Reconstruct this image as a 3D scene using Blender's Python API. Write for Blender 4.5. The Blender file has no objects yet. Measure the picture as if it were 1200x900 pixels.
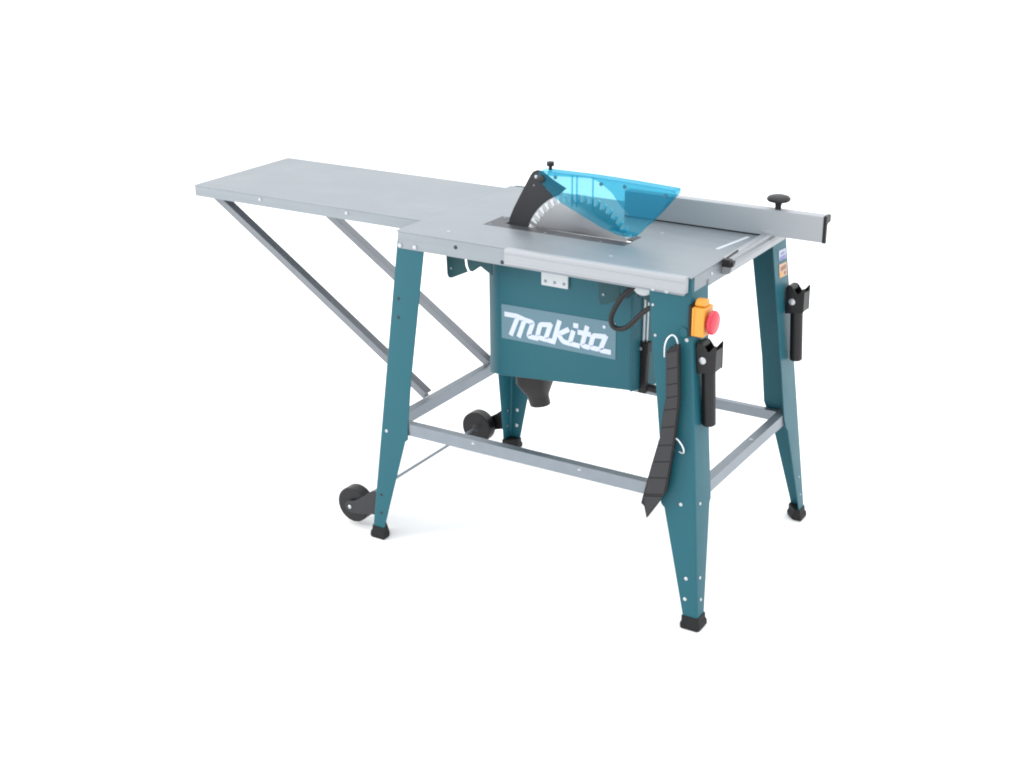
import bpy, bmesh, math, random
from mathutils import Vector, Matrix

scene = bpy.context.scene
COL = scene.collection

# ------------------------------------------------------------------ camera
cam_data = bpy.data.cameras.new("camera")
cam_data.sensor_width = 36.0
cam_data.lens = 1654.61 / 1200.0 * 36.0
cam_data.clip_start = 0.05
cam_data.clip_end = 200.0
cam = bpy.data.objects.new("camera", cam_data)
COL.objects.link(cam)
right = Vector((0.85265592, 0.52241979, -0.00730487))
up = Vector((-0.18479367, 0.31462442, 0.93105466))
fwd = Vector((-0.48870153, 0.79251937, -0.36480661))
rot = Matrix((right, up, -fwd)).transposed()
cam.matrix_world = Matrix.Translation((2.03162, -2.75639, 1.77185)) @ rot.to_4x4()
scene.camera = cam

# ------------------------------------------------------------------ world (white studio)
world = bpy.data.worlds.new("World")
scene.world = world
world.use_nodes = True
bg = world.node_tree.nodes["Background"]
bg.inputs[0].default_value = (0.97, 0.99, 1.0, 1)
bg.inputs[1].default_value = 1.42

# ------------------------------------------------------------------ studio lamps
def area(name, loc, target, sx, sy, power, color=(1, 1, 1)):
    d = bpy.data.lights.new(name, 'AREA')
    d.shape = 'RECTANGLE'
    d.size, d.size_y, d.energy, d.color = sx, sy, power, color
    o = bpy.data.objects.new(name, d)
    COL.objects.link(o)
    o.location = loc
    o.rotation_euler = (Vector(target) - Vector(loc)).to_track_quat('-Z', 'Y').to_euler()
    return o

area("softbox_key", (-3.0, -3.0, 2.3), (0.3, 0.1, 0.5), 1.8, 1.8, 85, (1.0, 0.99, 0.97))
area("softbox_top", (0.6, 1.0, 4.2), (0.4, 0.6, 0.0), 4.5, 4.0, 60, (0.96, 0.98, 1.0))
area("softbox_side", (4.4, -0.2, 2.0), (0.8, 0.3, 0.5), 1.6, 1.8, 15, (1.0, 1.0, 1.0))

scene.view_settings.view_transform = 'Standard'
scene.view_settings.look = 'None'
scene.view_settings.exposure = 0.2
scene.view_settings.gamma = 1.0
scene.cycles.max_bounces = 10
scene.cycles.transparent_max_bounces = 16
scene.cycles.filter_width = 2.0


# ------------------------------------------------------------------ materials
def make_mat(name, color, rough=0.5, metal=0.0, var=0.0, bump=0.0, scale=40.0,
             stretch=(1, 1, 1), rough_var=0.08, spec=0.5, coat=0.0):
    m = bpy.data.materials.new(name)
    m.use_nodes = True
    nt = m.node_tree
    b = nt.nodes["Principled BSDF"]
    b.inputs["Base Color"].default_value = (*color, 1)
    b.inputs["Roughness"].default_value = rough
    b.inputs["Metallic"].default_value = metal
    b.inputs["Specular IOR Level"].default_value = spec
    b.inputs["Coat Weight"].default_value = coat
    tc = nt.nodes.new("ShaderNodeTexCoord")
    mp = nt.nodes.new("ShaderNodeMapping")
    mp.inputs["Scale"].default_value = stretch
    nz = nt.nodes.new("ShaderNodeTexNoise")
    nz.inputs["Scale"].default_value = scale
    nz.inputs["Detail"].default_value = 6
    nt.links.new(tc.outputs["Object"], mp.inputs[0])
    nt.links.new(mp.outputs[0], nz.inputs["Vector"])
    if var:
        mx = nt.nodes.new("ShaderNodeMix")
        mx.data_type = 'RGBA'
        mx.inputs[6].default_value = (*[max(0, c * (1 - var)) for c in color], 1)
        mx.inputs[7].default_value = (*[min(1, c * (1 + var)) for c in color], 1)
        nt.links.new(nz.outputs["Fac"], mx.inputs[0])
        nt.links.new(mx.outputs[2], b.inputs["Base Color"])
    if rough_var:
        mr = nt.nodes.new("ShaderNodeMapRange")
        mr.inputs["To Min"].default_value = max(0.02, rough - rough_var)
        mr.inputs["To Max"].default_value = min(1, rough + rough_var)
        n2 = nt.nodes.new("ShaderNodeTexNoise")
        n2.inputs["Scale"].default_value = 7.0
        n2.inputs["Detail"].default_value = 4
        nt.links.new(tc.outputs["Object"], n2.inputs["Vector"])
        ad = nt.nodes.new("ShaderNodeMath")
        ad.operation = 'ADD'
        hf = nt.nodes.new("ShaderNodeMath")
        hf.operation = 'MULTIPLY'
        hf.inputs[1].default_value = 0.5
        nt.links.new(nz.outputs["Fac"], ad.inputs[0])
        nt.links.new(n2.outputs["Fac"], ad.inputs[1])
        nt.links.new(ad.outputs[0], hf.inputs[0])
        mr.inputs["From Min"].default_value = 0.3
        mr.inputs["From Max"].default_value = 0.7
        nt.links.new(hf.outputs[0], mr.inputs["Value"])
        nt.links.new(mr.outputs[0], b.inputs["Roughness"])
    if bump:
        bp = nt.nodes.new("ShaderNodeBump")
        bp.inputs["Strength"].default_value = bump
        bp.inputs["Distance"].default_value = 0.001
        nt.links.new(nz.outputs["Fac"], bp.inputs["Height"])
        nt.links.new(bp.outputs[0], b.inputs["Normal"])
    return m


TEAL = make_mat("teal_powder_coat", (0.0105, 0.089, 0.117), 0.42, var=0.06, spec=0.27, bump=0.12, scale=300)
SHEET = make_mat("galvanised_sheet", (0.238, 0.261, 0.284), 0.47, 0.5, var=0.13, bump=0.08, scale=6, stretch=(1, 14, 14))
ALU = make_mat("brushed_aluminium", (0.310, 0.325, 0.345), 0.42, 0.3, var=0.04, bump=0.06, scale=14, stretch=(1, 60, 60))
ALUY = make_mat("brushed_aluminium_side", (0.310, 0.325, 0.345), 0.42, 0.3, var=0.04, bump=0.06, scale=14, stretch=(60, 1, 60))
STEEL = make_mat("zinc_steel", (0.215, 0.24, 0.27), 0.40, 0.7, var=0.12, scale=30)
ZINC = make_mat("bright_zinc_bolt", (0.47, 0.49, 0.51), 0.3, 0.5)
STRUT_SHADED = make_mat("shaded_strut_steel", (0.185, 0.196, 0.215), 0.42, 0.7, var=0.12, scale=30)  # zinc steel copy, colour darkened for the shade below the table
TEAL_DARK = make_mat("dark_teal", (0.007, 0.052, 0.064), 0.45, spec=0.3, bump=0.12, scale=300)  # deeper teal than the legs and housing, for the tilt brackets
BLACK = make_mat("black_plastic", (0.007, 0.0065, 0.0075), 0.42, spec=0.35, var=0.1, bump=0.1, scale=200)
GREYP = make_mat("dark_grey_plastic", (0.024, 0.0235, 0.027), 0.5, spec=0.35, var=0.1, bump=0.1, scale=200)
DUST = make_mat("brown_black_plastic", (0.020, 0.0175, 0.0185), 0.5, spec=0.35, var=0.1, bump=0.1, scale=200)
RUBBER = make_mat("black_rubber", (0.007, 0.007, 0.0075), 0.65, spec=0.3, bump=0.2, scale=150)
KNIFE = make_mat("dark_steel", (0.026, 0.026, 0.030), 0.45, 0.2, spec=0.35, var=0.15, scale=20)
INSERT = make_mat("grey_insert", (0.060, 0.064, 0.072), 0.45, 0.3, spec=0.35, var=0.1, scale=30)
BLADE = make_mat("polished_blade", (0.36, 0.365, 0.38), 0.30, 0.9, rough_var=0)
TOOTH = make_mat("carbide_tooth", (0.70, 0.71, 0.73), 0.35, 0.3)
ORANGE = make_mat("orange_plastic", (0.62, 0.26, 0.026), 0.4, var=0.04, scale=60)
RED = make_mat("red_plastic", (0.50, 0.018, 0.045), 0.32, var=0.04, scale=60)
LABEL = make_mat("slate_label", (0.088, 0.172, 0.218), 0.45, var=0.03, scale=40)
LETTER = make_mat("pale_lettering", (0.50, 0.55, 0.67), 0.5)
PLATE = make_mat("pale_zinc_plate", (0.48, 0.51, 0.53), 0.45, 0.2)
CABLE = make_mat("black_cable_rubber", (0.010, 0.0095, 0.0105), 0.5, spec=0.35, bump=0.2, scale=120)
HOLE = make_mat("dark_hole", (0.012, 0.02, 0.025), 0.7)
STICKW = make_mat("white_sticker", (0.36, 0.40, 0.48), 0.5)
STICKO = make_mat("orange_sticker", (0.48, 0.32, 0.21), 0.5)
STICKR = make_mat("red_brown_print", (0.25, 0.10, 0.08), 0.5)
STICKB = make_mat("violet_print", (0.16, 0.16, 0.36), 0.5)
SCALE = make_mat("white_scale", (0.46, 0.50, 0.53), 0.5)
CLEARW = make_mat("pale_wire", (0.70, 0.73, 0.76), 0.3, 0.3)


def guard_material():
    m = bpy.data.materials.new("blue_tinted_polycarbonate")
    m.use_nodes = True
    nt = m.node_tree
    for n in list(nt.nodes):
        nt.nodes.remove(n)
    out = nt.nodes.new("ShaderNodeOutputMaterial")
    tr = nt.nodes.new("ShaderNodeBsdfTransparent")
    tr.inputs[0].default_value = (0.59, 0.885, 0.95, 1)
    pr = nt.nodes.new("ShaderNodeBsdfPrincipled")
    pr.inputs["Base Color"].default_value = (0.010, 0.23, 0.36, 1)
    pr.inputs["Roughness"].default_value = 0.15
    nz = nt.nodes.new("ShaderNodeTexNoise")
    nz.inputs["Scale"].default_value = 9
    mr = nt.nodes.new("ShaderNodeMapRange")
    mr.inputs["To Min"].default_value = 0.17
    mr.inputs["To Max"].default_value = 0.23
    mix = nt.nodes.new("ShaderNodeMixShader")
    nt.links.new(nz.outputs["Fac"], mr.inputs["Value"])
    nt.links.new(mr.outputs[0], mix.inputs[0])
    nt.links.new(tr.outputs[0], mix.inputs[1])
    nt.links.new(pr.outputs[0], mix.inputs[2])
    nt.links.new(mix.outputs[0], out.inputs[0])
    return m


GUARD = guard_material()


def white_floor():
    return make_mat("white_studio_sweep", (0.92, 0.92, 0.92), 0.9, var=0.01, scale=2, rough_var=0.02, spec=0.1)


# ------------------------------------------------------------------ mesh helpers
class MB:
    """collects shapes, then links them as one mesh object"""

    def __init__(self):
        self.bm = bmesh.new()
        self.mats = []

    def _mi(self, mat):
        if mat is None:
            return 0
        if mat not in self.mats:
            self.mats.append(mat)
        return self.mats.index(mat)

    def face(self, vs, mi=0):
        try:
            f = self.bm.faces.new(vs)
            f.material_index = mi
        except ValueError:
            pass

    def loft(self, rings, cap=True, mat=None, closed=True):
        mi = self._mi(mat)
        R = [[self.bm.verts.new(p) for p in r] for r in rings]
        n = len(R[0])
        for a, b in zip(R[:-1], R[1:]):
            for i in range(n if closed else n - 1):
                j = (i + 1) % n
                self.face((a[i], a[j], b[j], b[i]), mi)
        if cap:
            self.face(R[0][::-1], mi)
            self.face(R[-1], mi)
        return self

    def prism(self, poly, vec, mat=None):
        v = Vector(vec)
        return self.loft([[Vector(p) for p in poly], [Vector(p) + v for p in poly]], mat=mat)

    def box(self, a, b, mat=None):
        (x0, y0, z0), (x1, y1, z1) = a, b
        return self.prism([(x0, y0, z0), (x1, y0, z0), (x1, y1, z0), (x0, y1, z0)], (0, 0, z1 - z0), mat)

    def frame(self, d):
        d = Vector(d).normalized()
        h = Vector((0, 0, 1)) if abs(d.z) < 0.9 else Vector((1, 0, 0))
        u = d.cross(h).normalized()
        return u, u.cross(d).normalized()

    def lathe(self, base, axis, prof, n=28, mat=None):
        """prof: (distance along axis, radius)"""
        base, ax = Vector(base), Vector(axis).normalized()
        u, v = self.frame(ax)
        rings = []
        for t, r in prof:
            r = max(r, 1e-5)
            rings.append([base + ax * t + u * (r * math.cos(2 * math.pi * i / n)) + v * (r * math.sin(2 * math.pi * i / n)) for i in range(n)])
        return self.loft(rings, mat=mat)

    def cyl(self, a, b, r, n=24, mat=None, ch=0.0):
        a, b = Vector(a), Vector(b)
        L = (b - a).length
        pr = [(0, r), (L, r)] if not ch else [(0, r - ch), (ch, r), (L - ch, r), (L, r - ch)]
        return self.lathe(a, b - a, pr, n, mat)

    def tube(self, pts, r, n=12, mat=None, smooth=6):
        P = [Vector(p) for p in pts]
        if smooth and len(P) > 2:
            Q = []
            for i in range(len(P) - 1):
                p0, p1, p2, p3 = P[max(i - 1, 0)], P[i], P[i + 1], P[min(i + 2, len(P) - 1)]
                for k in range(smooth):
                    t = k / smooth
                    Q.append(0.5 * ((2 * p1) + (p2 - p0) * t + (2 * p0 - 5 * p1 + 4 * p2 - p3) * t * t + (3 * p1 - p0 - 3 * p2 + p3) * t ** 3))
            Q.append(P[-1])
            P = Q
        rings, u = [], None
        for i, p in enumerate(P):
            d = (P[min(i + 1, len(P) - 1)] - P[max(i - 1, 0)]).normalized()
            if u is None:
                u, _ = self.frame(d)
            u = (u - d * u.dot(d)).normalized()
            v = d.cross(u)
            rings.append([p + u * (r * math.cos(2 * math.pi * k / n)) + v * (r * math.sin(2 * math.pi * k / n)) for k in range(n)])
        return self.loft(rings, mat=mat)

    def sweep(self, a, b, prof, upv=(0, 0, 1), mat=None):
        """prof (s,t): s sideways, t along up, swept from a to b"""
        a, b = Vector(a), Vector(b)
        d = (b - a).normalized()
        s = d.cross(Vector(upv)).normalized()
        t = s.cross(d).normalized()
        return self.loft([[p + s * x + t * y for x, y in prof] for p in (a, b)], mat=mat)

    def build(self, name, mat, parent=None, bevel=0.0, seg=2, angle=35):
        bmesh.ops.recalc_face_normals(self.bm, faces=self.bm.faces[:])
        me = bpy.data.meshes.new(name)
        self.bm.to_mesh(me)
        self.bm.free()
        for m in (self.mats or [mat]):
            me.materials.append(m)
        me.shade_smooth()
        me.set_sharp_from_angle(angle=math.radians(angle))
        o = bpy.data.objects.new(name, me)
        COL.objects.link(o)
        if parent is not None:
            o.parent = parent
            if parent.type == 'EMPTY':
                o.location = -parent.location
        if bevel:
            bv = o.modifiers.new("bevel", 'BEVEL')
            bv.width, bv.segments, bv.limit_method = bevel, seg, 'ANGLE'
            bv.angle_limit = math.radians(30)
            bv.harden_normals = True
        return o


def tag(o, label=None, cat=None, kind=None, group=None):
    if label: o["label"] = label
    if cat: o["category"] = cat
    if kind: o["kind"] = kind
    if group: o["group"] = group
    return o


H, L, W = 0.85, 0.80, 0.54          # table height, length, width
SX, SY, SB = 0.080, 0.060, 0.085    # how far the legs splay over that height
WB = 0.566                          # outer face of the back legs at the top

# ------------------------------------------------------------------ the setting: one white studio floor
f = MB()
f.box((-40.0, -12.0, -0.02), (24.0, 50.0, 0.0))
fl = f.build("floor", white_floor(), angle=60)
tag(fl, kind="structure")
tag(fl, "plain white studio floor under the saw", "floor")

# ------------------------------------------------------------------ the saw
saw = bpy.data.objects.new("table_saw", None)
COL.objects.link(saw)
saw.location = (0.40, 0.28, 0.0)
tag(saw, "teal and silver site table saw with long grey extension table and clear blue blade guard", "table saw")


def bolt(p, n, r=0.0055, h=0.004, parent=None, mat=None, name="bolt"):
    n = Vector(n).normalized()
    p = Vector(p)
    return MB().lathe(p - n * 0.002, n, [(0, r), (0.002 + h * .5, r), (0.002 + h, r * .55)], 14).build(name, mat or ZINC, parent)


def hole(p, n, r=0.0045, parent=None):
    n = Vector(n).normalized()
    return MB().lathe(Vector(p) - n * 0.002, n, [(0, r * 1.5), (0.0024, r * 1.5), (0.0028, r)], 14).build("hole_disc", HOLE, parent)  # dark disc standing for a hole, its shade put into the colour


# ---- table top: folded sheet with a rectangular opening for the insert
IX0, IX1, IY0, IY1 = 0.158, 0.556, 0.149, 0.243
t = MB()
y0, y1, zt, zb = -0.007, W, H, H - 0.003
for (xa, ya, xb, yb) in ((0, y0, L, IY0), (0, IY1, L, y1), (0, IY0, IX0, IY1), (IX1, IY0, L, IY1)):
    pass
# one sheet: outer ring and inner ring joined, so no seams show
def ring_sheet(mb, out, inn, z1, z0):
    bm = mb.bm
    def ringv(r, z): return [bm.verts.new((x, y, z)) for x, y in r]
    ot, it, ob, ib = ringv(out, z1), ringv(inn, z1), ringv(out, z0), ringv(inn, z0)
    for i in range(4):
        j = (i + 1) % 4
        mb.face((ot[i], ot[j], it[j], it[i]))
        mb.face((ob[j], ob[i], ib[i], ib[j]))
        mb.face((ot[j], ot[i], ob[i], ob[j]))
        mb.face((it[i], it[j], ib[j], ib[i]))
ring_sheet(t, [(0.0, y0), (L + .004, y0), (L + .004, y1), (0.0, y1)], [(IX0, IY0), (IX1, IY0), (IX1, IY1), (IX0, IY1)], zt, zb)
top = t.build("tabletop", SHEET, saw, bevel=0.0012)
fr = MB().box((0.0055, -0.0065, 0.805), (0.788, -0.002, H - .0032)).build("apron", SHEET, saw, bevel=0.001)
ra = MB().box((0.7995, 0.012, 0.805), (0.8035, W - .002, H - .0032)).build("apron", SHEET, saw, bevel=0.001)
MB().box((0.0004, 0.012, 0.805), (0.004, W - .002, H - .0032)).build("apron", SHEET, saw, bevel=0.001)
MB().box((0.012, W - .004, 0.805), (0.788, W - .0005, H - .0032)).build("apron", SHEET, saw, bevel=0.001)
MB().sweep((0.03, W, .80), (0.79, W, .80), [(-.0005, .0), (-.026, .0), (-.026, .036), (-.022, .042), (-.0005, .042)]).build("back_rail", ALU, saw, bevel=0.001)
for x, z in ((0.012, 0.813), (0.057, 0.814), (0.711, 0.8115), (0.745, 0.811)):
    bolt((x, -0.0065, z), (0, -1, 0), 0.006, 0.005, fr)
hole((0.178, -0.0065, 0.831), (0, -1, 0), 0.0034, fr)
hole((0.311, -0.0065, 0.813), (0, -1, 0), 0.0034, fr)
bolt((0.8035, 0.102, 0.832), (1, 0, 0), 0.0045, 0.003, ra)
bolt((0.8035, 0.085, 0.817), (1, 0, 0), 0.0055, 0.004, ra, STEEL)
for x, y in ((0.12, 0.051), (0.569, 0.058), (0.584, 0.30)):
    MB().lathe((x, y, H - .001), (0, 0, 1), [(0, .0045), (.0015, .0045), (.0018, .003)], 14).build("countersunk_screw", ZINC, top)

# white strip let into the table near the infeed end
d = Vector((0.022, 0.133, 0)).normalized() * 0.138
s = Vector((d.y, -d.x, 0)).normalized() * 0.0045
p0 = Vector((0.758, 0.234, H - .001))
MB().prism([p0 - s, p0 + s, p0 + d + s, p0 + d - s], (0, 0, .0016)).build("scale_strip", SCALE, top)

# insert plate with the blade slot
ins = MB()
SL = (0.262, 0.5655, 0.186, 0.204)
ring_sheet(ins, [(IX0 + .0008, IY0 + .0008), (IX1 - .0008, IY0 + .0008), (IX1 - .0008, IY1 - .0008), (IX0 + .0008, IY1 - .0008)],
           [(0.20, 0.186), (0.553, 0.186), (0.553, 0.205), (0.20, 0.205)], H - .0006, H - .004)
insert = ins.build("insert_plate", INSERT, saw, bevel=0.0006)
for x, y in ((0.172, 0.16), (0.172, 0.232), (0.335, 0.157), (0.49, 0.157), (0.54, 0.232)):
    MB().lathe((x, y, H - .002), (0, 0, 1), [(0, .0042), (.002, .0042), (.0024, .003)], 14).build("countersunk_screw", STEEL, insert)

# front guide rail, an extrusion with grooves along its face
prof = [(.0068, .853), (.0215, .853), (.0245, .8515), (.0255, .848), (.0255, .8425), (.0245, .8418), (.0245, .8402), (.0255, .8395),
        (.0255, .8215), (.0247, .8208), (.0247, .8195), (.0255, .8188), (.0250, .8165), (.022, .8155), (.0068, .8155)]
MB().loft([[(x, -a, z) for a, z in prof] for x in (0.328, 0.797)]).build("front_rail", ALU, saw, bevel=0.0007)
# side guide rail at the infeed end
prof = [(.0038, .855), (.018, .8555), (.0205, .852), (.0205, .848), (.0185, .847), (.0185, .843), (.024, .840), (.0275, .834), (.0275, .826), (.024, .819), (.018, .8155), (.0038, .8155)]
rail = MB().loft([[(L + a, y, z) for a, z in prof] for y in (0.160, 0.548)]).build("side_rail", ALUY, saw, bevel=0.0007)
cl = MB()
cl.box((L + .010, 0.143, 0.838), (L + .031, 0.158, 0.8565))
cl.prism([(L + .026, 0.146, 0.838), (L + .026, 0.160, 0.838), (L + .026, 0.168, 0.850), (L + .026, 0.152, 0.848)], (.009, 0, 0))
cl.sweep((L + .017, 0.156, 0.8562), (L + .016, 0.222, 0.8582), [(-.0022, -.002), (.0022, -.002), (.0022, .002), (-.0022, .002)])
cl.build("rail_clamp", BLACK, rail, bevel=0.0015)

# ---- extension table
e = MB()
EX, EY0, EY1, EZ = -0.782, 0.108, 0.515, 0.8175
e.box((EX, EY0, H - .0045), (-.0008, EY1, H - .0006))
ext = e.build("extension_table", SHEET, saw, bevel=0.0015)
ef = MB().box((EX + .0005, EY0 + .0003, EZ), (-.001, EY0 + .004, H - .0044)).build("edge_fold", SHEET, ext, bevel=0.001)
MB().box((EX + .0005, EY0 + .0045, EZ), (EX + .004, EY1 - .0005, H - .0044)).build("edge_fold", SHEET, ext, bevel=0.001)
MB().box((EX + .0045, EY1 - .004, EZ), (-.001, EY1 - .0003, H - .0044)).build("edge_fold", SHEET, ext, bevel=0.001)
for x in (-0.541, -0.243):
    bolt((x, EY0 + .0003, 0.8365), (0, -1, 0), 0.005, 0.004, ef)
for x in (-0.76, -0.25):
    MB().box((x, EY0 + .006, 0.826), (x + .025, EY1 - .006, H - .006)).build("stiffener", STEEL, ext, bevel=0.001)

# ---- legs: rounded sheet-metal angles that taper below the cross bars
def width(z, wt, wm):
    tab = [(0.02, .036), (0.294, .080), (0.302, .089), (0.33, wm + .004), (0.46, wm), (0.846, wt)]
    for (a, wa), (b, wb_) in zip(tab[:-1], tab[1:]):
        if z <= b:
            k = (z - a) / (b - a)
            return wa + (wb_ - wa) * k
    return wt


def corner(ix, iy, z):
    k = (H - z) / H
    x = -SX * k if ix > 0 else L + SX * k
    y = -SY * k if iy > 0 else WB + SB * k
    return x, y


ZS = [0.018, 0.10, 0.20, 0.293, 0.301, 0.33, 0.46, 0.65, 0.8455]


def leg(ix, iy, wa, wb, flip=None):
    """ix, iy: inward directions; wa width of the plate along x, wb along y"""
    rings = []
    T, r = 0.003, 0.006
    for z in ZS:
        cx, cy = corner(ix, iy, z)
        a, b = width(z, *wa), width(z, *wb)
        pts = [(a, 0)]
        pts += [(a, T), (T + .004, T), (T, T + .004), (T, b), (0, b), (0, r)]
        pts += [(r - r * math.cos(q), r - r * math.sin(q)) for q in (math.radians(22), math.radians(45), math.radians(68))]
        pts += [(r, 0)]
        rings.append([(cx + ix * u, cy + iy * v, z) for u, v in pts])
    o = MB().loft(rings).build("leg", TEAL, saw, bevel=0.0008)
    # rubber foot
    cx, cy = corner(ix, iy, 0.0)
    def ell(o_, w_, t_, z):
        x, y = corner(ix, iy, z)
        c = 0.005
        pts = [(w_, -o_), (w_, t_), (t_, w_), (-o_, w_), (-o_, -o_ + c), (-o_ + c, -o_)]
        return [(x + ix * u, y + iy * v, z) for u, v in pts]
    MB().loft([ell(.002, .041, .018, 0.0), ell(.005, .044, .021, .004), ell(.005, .044, .021, .015), ell(.0025, .041, .016, .021), ell(.0025, .0405, .014, .034)]).build("foot_pad", RUBBER, o, bevel=0.001)
    return o


leg_fl = leg(1, 1, (.085, .081), (.090, .080))
leg_fr = leg(-1, 1, (.107, .088), (.091, .083))
leg_br = leg(-1, -1, (.099, .092), (.094, .094))
leg_bl = leg(1, -1, (.090, .085), (.090, .085))

nF, nR = (0, -1, 0.07), (1, 0, 0.094)
nB = (0, 1, 0.1)


def onF(x, z, off=0.0): return (x, -SY * (H - z) / H - off, z)
def onR(y, z, off=0.0): return (L + SX * (H - z) / H + off, y, z)


for x, z in ((0.841, .129), (0.842, .076), (0.814, .311), (0.711, .773), (0.722, .703)):
    bolt(onF(x, z), nF, 0.0046 if z < .4 else .0035, 0.003, leg_fr)
for y, z in ((-.034, .131), (-.036, .075), (-.014, .312)):
    bolt(onR(y, z), nR, 0.0042, 0.003, leg_fr)
bolt(onF(-.031, .312), nF, 0.0045, 0.003, leg_fl)
for x, z in ((-.048, .128), (-.048, .076), (.005, .674), (.005, .625)):
    hole(onF(x, z), nF, 0.0030, leg_fl)
for z in (.13, .076):
    cx, cy = corner(-1, -1, z)
    bolt((cx - .003, cy - .022, z), (1, 0, .09), .005, .003, leg_br)
    cx, cy = corner(1, -1, z)
    bolt((cx + .026, cy - .0035, z), (0, -1, -.1), .006, .003, leg_bl)
    bolt((cx + .0035, cy - .022, z), (1, 0, -.09), .004, .002, leg_bl, STEEL)
# round blanking ring on the near leg
p = Vector(onF(.789, .722))
MB().lathe(p, nF, [(0, .013), (.0022, .013), (.003, .0115), (.0012, .010), (.0008, .001)], 24).build("blanking_plug", TEAL, leg_fr)
bolt(onF(.80, .705), nF, .0045, .003, leg_fr)

# ---- cross bars (folded channels)
CH = [(-.0, -.016), (.003, -.016), (.003, .013), (.022, .013), (.022, .016), (0, .016)]
def bar(a, b, prof):
    return MB().sweep(a, b, prof).build("crossbar", STEEL, saw, bevel=0.0008)
def chan(sgn, h0=-.016, h1=.016, dp=.024, tk=.003):
    return [(0, h0), (0, h1), (sgn * dp, h1), (sgn * dp, h1 - tk), (sgn * tk, h1 - tk), (sgn * tk, h0 + tk), (sgn * dp, h0 + tk), (sgn * dp, h0)]
zf = .327
yb = WB + SB * (H - .305) / H - .0045
b1 = bar((-.02, -.0325, zf), (0.82, -.0325, zf), chan(-1))           # front; web toward the viewer
xr = L + SX * (H - .325) / H - .0045
b2 = bar((xr, -.022, .325), (xr, yb - .01, .325), chan(-1))                # infeed end
xl = -SX * (H - .318) / H + .0045
b3 = bar((xl + .022, yb - .01, .318), (xl + .022, -.022, .318), chan(1))
b4 = bar((0.82, yb - .020, .300), (-.02, yb - .020, .300), chan(1, -.014, .014, .019))
bolt((0.245, -.0455, zf + .015), (0, 0, 1), .005, .003, b1)
bolt((0.549, -.0455, zf + .015), (0, 0, 1), .005, .003, b1)
bolt((xr - .011, 0.33, .325 + .015), (0, 0, 1), .005, .003, b2)

# ---- diagonal struts carrying the extension table
ST = [(-.011, -.0095), (-.011, .0105), (.017, .0105), (.017, .0075), (-.008, .0075), (-.008, -.0065), (.017, -.0065), (.017, -.0095)]
for y, xa, za, xb, zb_ in ((.155, -.036, .346, -.765, .829), (.46, -.028, .340, -.765, .829)):
    MB().sweep((xa, y, za), (xb, y, zb_), ST).build("extension_strut", STRUT_SHADED, saw, bevel=0.0008)

# ---- motor housing
def hb(x, y): return 0.466 + (x - .23) * .085 - (y - .12) * .19
plan = [(0.597, 0.12), (0.597, 0.27), (0.168, 0.27), (0.168, 0.158), (0.178, 0.144), (0.205, 0.128), (0.229, 0.12)]
hs = MB()
hs.loft([[(x, y, hb(x, y)) for x, y in plan], [(x, y, 0.806) for x, y in plan]])
hous = hs.build("motor_housing", TEAL, saw, bevel=0.0035, seg=3, angle=25)
# folded side cover along the right edge
MB().prism([(0.5975, .1165, hb(.597, .12) - .001), (0.5975, .271, hb(.597, .271) - .001), (0.5975, .271, .80), (0.5975, .1165, .80)], (.003, 0, 0)).build("side_cover", TEAL, hous, bevel=0.0008)
hole((0.6005, 0.145, 0.735), (1, 0, 0), .003, hous)
# zinc hanger plate with three screws
hg = MB().box((0.349, 0.113, 0.7305), (0.424, 0.1195, 0.80)).build("hanger_plate", PLATE, hous, bevel=0.001)
for x in (.361, .387, .413):
    bolt((x, .113, .742), (0, -1, 0), .0038, .002, hg, STEEL)
# logo label and lettering
MB().prism([(0.2290, .1203, .5692), (0.5550, .1203, .5705), (0.5545, .1203, .6655), (0.2290, .1203, .6600)], (0, -.0014, 0)).build("logo_label", LABEL, hous)
STROKES = [[(0.2415, 0.6351), (0.2788, 0.6355), (0.2575, 0.5839)], [(0.2759, 0.635), (0.2981, 0.63), (0.2809, 0.5831)],
           [(0.2989, 0.6293), (0.3225, 0.6262), (0.3082, 0.5875), (0.3345, 0.5865)],
           [(0.3727, 0.6288), (0.3436, 0.6253), (0.3342, 0.5908), (0.3560, 0.5878)],
           [(0.3733, 0.6296), (0.3582, 0.5884), (0.3830, 0.5860)], [(0.398, 0.6419), (0.3815, 0.5859)],
           [(0.423, 0.6251), (0.3959, 0.609), (0.4075, 0.5919), (0.4270, 0.5897)],
           [(0.4373, 0.6224), (0.4282, 0.5903), (0.4533, 0.5883)], [(0.4406, 0.6395), (0.4485, 0.6393)],
           [(0.4759, 0.6409), (0.4624, 0.5912), (0.4800, 0.5893)], [(0.4529, 0.6238), (0.484, 0.6235)],
           [(0.5258, 0.625), (0.4938, 0.6227), (0.485, 0.5906), (0.5055, 0.5894)],
           [(0.528, 0.6261), (0.5126, 0.5878), (0.5399, 0.5876)]]


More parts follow.
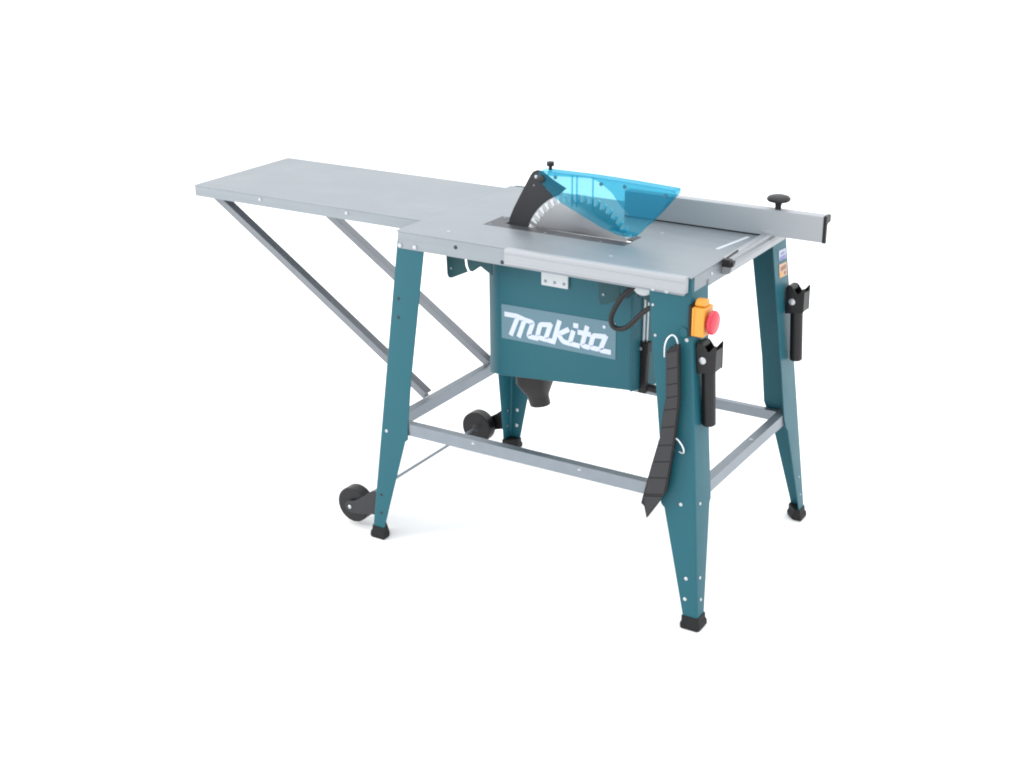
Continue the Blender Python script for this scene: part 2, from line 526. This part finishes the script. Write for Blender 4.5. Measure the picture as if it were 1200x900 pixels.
def stroke(mb, pts, w, y, h):
    P0 = [Vector((a, 0, b)) for a, b in pts]
    P = [P0[0]]
    for a, b, c in zip(P0[:-2], P0[1:-1], P0[2:]):
        r = min(.0065, (a - b).length * .45, (c - b).length * .45)
        q0, q2 = b + (a - b).normalized() * r, b + (c - b).normalized() * r
        P += [q0 * (1 - k) ** 2 + b * 2 * k * (1 - k) + q2 * k * k for k in (0, .25, .5, .75, 1)]
    P.append(P0[-1])
    lft, rgt = [], []
    nrm = []
    for a, b in zip(P[:-1], P[1:]):
        dd = (b - a).normalized()
        nrm.append(Vector((-dd.z, 0, dd.x)))
    for i, p in enumerate(P):
        if i == 0: m = nrm[0]
        elif i == len(P) - 1: m = nrm[-1]
        else:
            m = (nrm[i - 1] + nrm[i]).normalized()
            m = m / max(0.55, m.dot(nrm[i]))
        e_ = Vector((0, 0, 0))
        if i == 0: e_ = (P[0] - P[1]).normalized() * w * .25
        if i == len(P) - 1: e_ = (P[-1] - P[-2]).normalized() * w * .25
        lft.append(p + m * w / 2 + e_)
        rgt.append(p - m * w / 2 + e_)
    mb.loft([[(l_.x, y, l_.z), (l_.x, y - h, l_.z), (r_.x, y - h, r_.z), (r_.x, y, r_.z)] for l_, r_ in zip(lft, rgt)])


lt = MB()
for i, s_ in enumerate(STROKES):
    stroke(lt, s_, 0.0128 if len(s_) > 1 else .01, .1185, 0.0006 + 0.000012 * i)
# small registered mark ring
lt.lathe((0.523, .1185, .6495), (0, -1, 0), [(0, .0042), (.0008, .0042), (.0008, .0026), (.0004, .0025)], 18)
lt.build("lettering", LETTER, hous, angle=20)

# ---- trunnion plates either side of the housing
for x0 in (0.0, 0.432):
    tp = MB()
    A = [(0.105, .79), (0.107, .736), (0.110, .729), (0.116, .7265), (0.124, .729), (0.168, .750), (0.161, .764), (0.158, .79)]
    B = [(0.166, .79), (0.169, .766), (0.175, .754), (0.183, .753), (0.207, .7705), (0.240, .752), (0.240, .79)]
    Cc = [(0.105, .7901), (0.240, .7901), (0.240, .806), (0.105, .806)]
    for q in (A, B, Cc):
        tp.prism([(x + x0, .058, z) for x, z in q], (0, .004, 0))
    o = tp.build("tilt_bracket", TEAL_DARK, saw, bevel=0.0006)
    bolt((x0 + .119, .058, .753), (0, -1, 0), .0034, .002, o, STEEL)
# grey plastic pointer disc under the front edge
MB().cyl((0.657, .046, .800), (0.657, .060, .800), .030, 28, ch=.003).build("tilt_dial", PLATE, saw)

# ---- dust port
dp = MB()
def rect_ring(x0, x1, ya, yb_, z, n=24):
    cx, cy, a, b = (x0 + x1) / 2, (ya + yb_) / 2, (x1 - x0) / 2, (yb_ - ya) / 2
    out = []
    for i in range(n):
        q = 2 * math.pi * i / n
        c, s2 = math.cos(q), math.sin(q)
        k = 4.0
        out.append((cx + a * math.copysign(abs(c) ** (2 / k), c), cy + b * math.copysign(abs(s2) ** (2 / k), s2), z))
    return out
def circ(cx, cy, z, r, n=24, tilt=0.0):
    return [(cx + r * math.cos(2 * math.pi * i / n), cy + r * math.sin(2 * math.pi * i / n), z + tilt * r * math.cos(2 * math.pi * i / n)) for i in range(n)]
dp.loft([rect_ring(.222, .312, .18, .26, .47), rect_ring(.223, .309, .18, .26, .420), circ(.272, .22, .394, .034), circ(.2755, .22, .388, .0295),
         circ(.2835, .22, .363, .0275, tilt=.15), circ(.284, .22, .361, .026, tilt=.15), circ(.2835, .22, .367, .024, tilt=.15), circ(.275, .22, .41, .023)])
dp.build("dust_port", DUST, saw, angle=50)

# ---- power cable looping out of the table to the switch leg
MB().tube([(.640, .05, .800), (.632, .046, .785), (.612, .042, .765), (.598, .038, .742), (.587, .036, .718), (.584, .036, .701), (.589, .036, .688),
           (.602, .037, .683), (.622, .038, .689), (.641, .040, .707), (.660, .040, .728), (.682, .036, .747), (.70, .030, .752)], .0062, 14).build("power_cable", CABLE, saw)

# ---- tilt lock: thin rod with a black grip behind the near leg
rd = MB()
rd.cyl((.606, .17, .800), (.604, .17, .605), .0035, 12)
rd.cyl((.614, .174, .760), (.612, .174, .605), .0022, 10)
rodo = rd.build("lock_rod", ZINC, saw)
g = MB()
g.box((.595, .160, .583), (.622, .182, .612))
g.sweep((.610, .171, .590), (.606, .171, .478), [(-.0095, -.010), (.0095, -.010), (.011, 0), (.0095, .010), (-.0095, .010), (-.011, 0)], upv=(0, 1, 0))
g.build("lock_grip", BLACK, rodo, bevel=0.002)
MB().lathe((.602, .160, .596), (0, -1, 0), [(0, .005), (.003, .005), (.004, .003)], 14).build("bolt", STEEL, rodo)
MB().cyl((.60, .18, .490), (.66, .20, .478), .010, 16, ch=.002).build("lock_spindle", BLACK, rodo)

# ---- blade, riving knife, guard
BC = Vector((.412, .195, .790))
R = .1575
NT = 50
pts = []
for i in range(NT):
    a0 = 2 * math.pi * i / NT
    st = 2 * math.pi / NT
    for da, rr in ((0.0, R), (0.30, R - .0015), (0.40, R - .008), (0.52, R - .0165), (0.72, R - .0195), (0.90, R - .017), (0.97, R - .006)):
        a = -(a0 + da * st)
        pts.append((BC.x + rr * math.cos(a), BC.z + rr * math.sin(a)))
bl = MB()
mid = [(BC.x + (x - BC.x) / math.hypot(x - BC.x, z - BC.z) * .132, BC.z + (z - BC.z) / math.hypot(x - BC.x, z - BC.z) * .132) for x, z in pts]
hub_ = [(BC.x + (x - BC.x) * .12, BC.z + (z - BC.z) * .12) for x, z in mid]
bl.loft([[(x, yy, z) for x, z in rg] for rg, yy in ((hub_, .1935), (mid, .1935), (pts, .1935), (pts, .1965), (mid, .1965), (hub_, .1965))])
_b = BLADE.node_tree
_t = _b.nodes.new("ShaderNodeTangent")
_t.direction_type, _t.axis = 'RADIAL', 'Y'
_b.nodes["Principled BSDF"].inputs["Anisotropic"].default_value = 0.85
_b.links.new(_t.outputs[0], _b.nodes["Principled BSDF"].inputs["Tangent"])
blade = bl.build("saw_blade", BLADE, saw, angle=30)
tt = MB()
for i in range(NT):
    st = 2 * math.pi / NT
    a0 = 2 * math.pi * i / NT
    q = []
    for da, rr in ((-.02, R + .0005), (0.34, R - .001), (.26, R - .015), (-.02, R - .017)):
        a = -(a0 + da * st)
        q.append((BC.x + rr * math.cos(a), .1925, BC.z + rr * math.sin(a)))
    tt.prism(q, (0, .005, 0))
blade.data.transform(Matrix.Translation(-BC))
blade.location = blade.location + BC
ct = tt.build("carbide_teeth", TOOTH, blade)
ct.location = -BC
MB().lathe((BC.x, .1934, BC.z), (0, -1, 0), [(0, .05), (.004, .048), (.004, .012), (.014, .012), (.014, .001)], 32).build("blade_flange", STEEL, blade).location = -BC

inner = [(BC.x + .1605 * math.cos(math.radians(a)), BC.z + .1605 * math.sin(math.radians(a))) for a in range(112, 160, 4)]
kn = [(0.207, .846), (.2085, .862), (.220, .888), (0.235, .916), (.255, .952), (0.272, .982), (.279, .990), (.290, .9945), (.304, .9935),
      (.335, .975), (.372, .958)] + inner + [(.262, .846)]
knife = MB().prism([(x, .1938, z) for x, z in kn], (0, .0026, 0)).build("riving_knife", KNIFE, saw, bevel=0.0005)
bolt((.288, .1938, .9775), (0, -1, 0), .005, .004, knife)
bolt((.281, .1938, .955), (0, -1, 0), .0024, .0015, knife, STEEL)

near = [(.301, .981), (.304, .993), (.312, .9985), (.443, .9995), (.560, .9965), (.664, .992), (.673, .989), (.672, .982), (.630, .931), (.588, .881),
        (.575, .870), (.563, .8655), (.540, .8635), (.522, .866), (.475, .880), (.428, .900), (.371, .924), (.344, .940), (.318, .962)]
gd = MB()
gd.prism([(x, .1765, z) for x, z in near], (0, .0018, 0))
far = [(.306, .978), (.310, .992), (.318, .9968), (.443, .998), (.560, .995), (.668, .990), (.669, .984), (.630, .935), (.600, .905), (.545, .902), (.515, .925), (.487, .958), (.455, .979), (.430, .986), (.36, .982)]
gd.prism([(x, .2125, z) for x, z in far], (0, .0018, 0))
# spine, butted between the cheeks
sp = [(.308, .9985), (.443, .9995), (.560, .9965), (.664, .992), (.671, .988)]
poly = [(x, .1784, z - .0004) for x, z in sp] + [(x, .1784, z - .0022) for x, z in sp[::-1]]
gd.prism(poly, (0, .034, 0))
# nose wall between the two cheeks
nz_ = [(.6705, .981), (.629, .931), (.601, .898)]
poly = [(x, .1784, z) for x, z in nz_] + [(x - .0016, .1784, z + .0016) for x, z in nz_[::-1]]
gd.prism(poly, (0, .034, 0))
# stiffening ribs inside the cheek
for x in (.395, .408, .452):
    gd.prism([(x, .1784, .918), (x + .0022, .1784, .918), (x + .0022, .1784, .996), (x, .1784, .996)], (0, .005, 0))
gd.prism([(.50, .1784, .8745), (.572, .1784, .8695), (.575, .1784, .8735), (.50, .1784, .8785)], (0, .012, 0))
guard = gd.build("blade_guard", GUARD, saw, angle=25)
for x, z in ((.352, .987), (.478, .985), (.541, .986), (.648, .977)):
    MB().cyl((x, .1762, z), (x, .1740, z), .0045, 14).build("clip", make_mat("deep_blue_clip", (.01, .10, .17), .3) if x == .352 else bpy.data.materials["deep_blue_clip"], guard)
sc = MB()
sc.lathe((.327, .195, .9985), (0, 0, 1), [(0, .0045), (.010, .0045), (.0105, .0085), (.012, .0095), (.019, .0095), (.021, .0085), (.0215, .001)], 20)
sc.build("guard_screw", BLACK, guard)
pv = MB().lathe((.312, .1762, .979), (0, -1, 0), [(0, .010), (.004, .010), (.006, .007)], 20).build("pivot_knob", GREYP, guard)

# ---- rip fence
FY_ = .395
fp = [(0, .8535), (0, .9165), (.0015, .918), (.026, .918), (.0285, .9155), (.0285, .905), (.0255, .905), (.0255, .914), (.004, .914), (.004, .8535)]
fence = MB().loft([[(x, FY_ + a, z) for a, z in fp] for x in (.43, .957)]).build("rip_fence", ALU, saw, bevel=0.0008)
cp = [(-.001, .8525), (-.001, .917), (.001, .919), (.027, .919), (.0295, .9165), (.0295, .902), (.024, .900), (.012, .900), (.008, .895), (.008, .8525)]
MB().prism([(.9572, FY_ + a, z) for a, z in cp], (.008, 0, 0)).build("end_cap", BLACK, fence, bevel=0.001)
MB().box((.4305, FY_ + .0004, .8504), (.800, FY_ + .0044, .8534)).build("gap_shade_strip", BLACK, fence)  # added black strip that draws the shaded gap under the fence
kb = MB()
kx, ky = .8365, .411
kb.lathe((kx, ky, .9178), (0, 0, 1), [(0, .0075), (.010, .0075), (.015, .0095), (.019, .018), (.020, .0255), (.023, .0285), (.027, .0285), (.031, .025), (.034, .016), (.035, .001)], 32)
kb.build("clamp_knob", BLACK, fence)
# fence carrier riding on the side rail
MB().box((.8045, FY_ - .001, .8570), (.834, FY_ + .10, .8650)).build("carrier", ALUY, fence, bevel=0.0012)

# ---- switch on the near leg
sw = MB()
sw.box((.8105, -.015, .718), (.842, .034, .785))
switch = sw.build("switch_box", ORANGE, saw, bevel=0.003, seg=3)
MB().box((.8035, -.0165, .7155), (.8103, .036, .7895)).build("back_plate", BLACK, switch, bevel=0.001)
lg_ = MB()
lg_.loft([[(x, -.004 + .0, z), (x, .020, z), (x, .024, z + .006), (x, .018, z + .016), (x, .002, z + .016), (x, -.006, z + .006)] for x, z in ((.813, .7845), (.838, .7855))])
lg_.build("flap_hinge", ORANGE, switch, bevel=0.0025)
MB().box((.8125, -.0168, .720), (.8175, -.0148, .783)).build("seam_rib", ORANGE, switch, bevel=0.0008)
MB().lathe((.842, .008, .750), (1, 0, 0), [(0, .0155), (.006, .0155), (.0065, .024), (.008, .0275), (.014, .0275), (.018, .0245), (.020, .016), (.021, .001)], 36).build("stop_button", RED, switch)

# ---- folding carrying handles on the infeed legs
def handle(yc, xo, zo):
    h = bpy.data.objects.new("carrying_handle", None)
    def m(x, z): return (x + xo, z + zo)
    ck = [(.8165, .690), (.824, .6985), (.833, .697), (.846, .6805), (.850, .6815), (.8635, .699), (.866, .697), (.8665, .633), (.8185, .624)]
    o = MB()
    o.prism([(m(x, z)[0], yc - .008, m(x, z)[1]) for x, z in ck], (0, .003, 0))
    o.prism([(m(x, z)[0], yc + .032, m(x, z)[1]) for x, z in ck], (0, .003, 0))
    wb_ = [(.8165, .690), (.8185, .624), (.8222, .624), (.8202, .690)]
    o.prism([(m(x, z)[0], yc - .005, m(x, z)[1]) for x, z in wb_], (0, .037, 0))
    wc = [(.857, .690), (.8665, .690), (.8665, .633), (.860, .633)]
    o.prism([(m(x, z)[0] - .0006, yc - .0049, m(x, z)[1]) for x, z in ((.8628, .685), (.8662, .685), (.8662, .634), (.8628, .634))], (0, .0368, 0))
    br = o.build("carrying_handle", BLACK, saw, bevel=0.0012)
    a, b = m(.8395, .668), m(.8485, .496)
    MB().cyl((a[0], yc + .0135, a[1]), (b[0], yc + .0135, b[1]), .0162, 28, ch=.003).build("grip", BLACK, br)
    q = m(.8355, .659)
    MB().lathe((q[0], yc - .008, q[1]), (0, -1, 0), [(0, .0085), (.003, .0085), (.0045, .006), (.0055, .001)], 20).build("bolt", ZINC, br)
    q = m(.826, .690)
    MB().lathe((q[0], yc - .006, q[1]), (0, 1, 0), [(0, .010), (.034, .010)], 20).build("pivot", BLACK, br)
    return br

handle(.010, .0, .0)
handle(.550, .005, -.0125)

# ---- stickers on the far leg
def sticker(ya, za, yb_, zb_, mats):
    q = MB()
    a = [onR(ya, za + .004, .0004), onR(yb_, za, .0004), onR(yb_, zb_, .0004), onR(ya, zb_ + .004, .0004)]
    q.prism(a, (.0008, 0, 0), mats[0])
    for (u0, v0, u1, v1, m_) in mats[1]:
        def pt(u, v): return onR(ya + (yb_ - ya) * u, za + (zb_ - za) * v, .0013)
        q.prism([pt(u0, v0), pt(u1, v0), pt(u1, v1), pt(u0, v1)], (.0005, 0, 0), m_)
    q.build("sticker", mats[0], leg_br)
sticker(.512, .754, .560, .780, (STICKW, [(.08, .08, .9, .42, STICKB), (.3, .6, .75, .8, STICKB)]))
sticker(.512, .709, .562, .744, (STICKO, [(.2, .55, .88, .85, STICKR), (.12, .15, .45, .4, ORANGE), (.6, .15, .85, .4, STICKR)]))

# ---- transport wheels with plastic brackets and an axle
def wheel(yf, ybk):
    o = MB()
    n = 40
    c = (-.160, 0, .063)
    y0_, y1_ = yf, ybk
    o.lathe((c[0], y0_, c[2]), (0, 1, 0), [(0, .0385), (0, .047), (.003, .0500), (y1_ - y0_ - .003, .0500), (y1_ - y0_, .047), (y1_ - y0_, .0385), (y1_ - y0_ - .012, .037),
                                           (y1_ - y0_ - .012, .012), (.012, .012), (.012, .037)], n)
    w_ = o.build("wheel", BLACK, saw, angle=30)
    hub = MB()
    hub.lathe((c[0], y0_ - .001, c[2]), (0, 1, 0), [(0, .009), (0, .0125), (y1_ - y0_ + .002, .0125), (y1_ - y0_ + .002, .009)], 24)
    for k in range(6):
        a = math.pi / 3 * k + .25
        dx, dz = math.cos(a), math.sin(a)
        A_, B_ = Vector((c[0] + dx * .011, y0_ + .004, c[2] + dz * .011)), Vector((c[0] + dx * .0385, y0_ + .004, c[2] + dz * .0385))
        s_ = Vector((-dz, 0, dx)) * .0028
        hub.prism([A_ - s_, B_ - s_, B_ + s_, A_ + s_], (0, .010, 0))
    hub.build("spoked_hub", GREYP, w_, bevel=0.0006)
    return w_
wheel(-.036, .000)
wheel(.583, .620)


def bracket(y, th, xleg, sgn, mat):
    o = MB()
    q = [(xleg + .010, .128), (-.084, .128), (-.115, .103), (-.148, .082), (-.163, .0795), (-.175, .072), (-.178, .063), (-.175, .054), (-.166, .047), (-.15, .046), (-.118, .050), (-.090, .058), (xleg + .010, .060)]
    o.prism([(x, y, z) for x, z in q], (0, th, 0))
    if sgn > 0:
        o.box((xleg - .012, y + min(0, sgn * .022) + (th if sgn > 0 else 0), .062), (xleg + .010, y + max(0, sgn * .022) + (th if sgn > 0 else 0), .098))
    return o.build("wheel_bracket", mat, saw, bevel=0.0015)
bf = bracket(-.047, .007, -.073, 1, GREYP)
bb = bracket(.628, .007, -.090, -1, BLACK)
bolt((-.160, -.047, .063), (0, -1, 0), .0055, .004, bf)
bolt((-.160, .635, .063), (0, 1, 0), .0055, .004, bb)
MB().cyl((-.160, -.050, .063), (-.160, .638, .063), .0042, 14).build("axle", STEEL, saw)

# ---- wire hooks that carry the push stick
wk = MB()
wk.tube([onF(.758, .665, .022), onF(.757, .690, .022), onF(.761, .707, .020), onF(.769, .716, .016), onF(.777, .712, .012), onF(.783, .697, .010), onF(.784, .675, .004), onF(.784, .660, -.001)], .0018, 10)
wk.build("wire_hook", CLEARW, leg_fr)
wk = MB()
wk.tube([onF(.742, .436, .016), onF(.744, .450, .018), onF(.765, .470, .020), onF(.796, .478, .020), onF(.810, .468, .018), onF(.816, .452, .012), onF(.813, .440, .006), onF(.800, .438, -.001)], .0018, 10)
wk.build("wire_hook", CLEARW, leg_fr)

# ------------------------------------------------------------------ push stick hanging on the hooks (a thing of its own)
edgeL = [(.763, .682), (.7705, .570), (.7665, .546), (.761, .475), (.744, .400), (.7285, .318)]
edgeR = [(.7935, .700), (.8035, .570), (.8015, .520), (.799, .470), (.7915, .390), (.782, .330)]
outline = [(.763, .682), (.768, .6845), (.770, .690), (.778, .692), (.7805, .698), (.7935, .701), (.8035, .570), (.8015, .520), (.799, .470), (.7915, .390), (.787, .347), (.765, .308), (.741, .269),
           (.737, .284), (.733, .298), (.7245, .304), (.727, .318), (.744, .400), (.761, .475), (.7665, .546), (.7705, .570)]
def PS(x, z, off): return Vector(onF(x, z, off))
ps = MB()
ps.loft([[PS(x, z, .016) for x, z in outline], [PS(x, z, .0275) for x, z in outline]])
push = ps.build("push_stick", BLACK, None, bevel=0.0012)
tag(push, "black ribbed plastic push stick hanging on the front of the near leg", "push stick")
def interp(E_, z):
    for (xa, za), (xb, zb_) in zip(E_[:-1], E_[1:]):
        if za >= z >= zb_:
            k = (za - z) / (za - zb_)
            return xa + (xb - xa) * k
    return E_[-1][0]
pn = MB()
cuts = [.678, .640, .603, .573, .543, .500, .455, .413, .372, .330]
for za, zb_ in zip(cuts[:-1], cuts[1:]):
    g_ = .0014
    q = []
    for E_, sg in ((edgeL, 1), (edgeR, -1)):
        for z in ((za - g_, zb_ + g_) if sg == 1 else (zb_ + g_, za - g_)):
            zz = z + (0.010 if sg == -1 else 0)
            q.append((interp(E_, zz) + sg * .0028, zz))
    pn.loft([[PS(x, z, .0274) for x, z in q], [PS(x, z, .0292) for x, z in q]])
pn.loft([[PS(x, z, o_) for x, z in ((.7325, .323), (.780, .333), (.760, .304), (.7435, .276), (.7375, .300))] for o_ in (.0274, .0292)])
pn.build("ribbed_face", GREYP, push, bevel=0.0006)
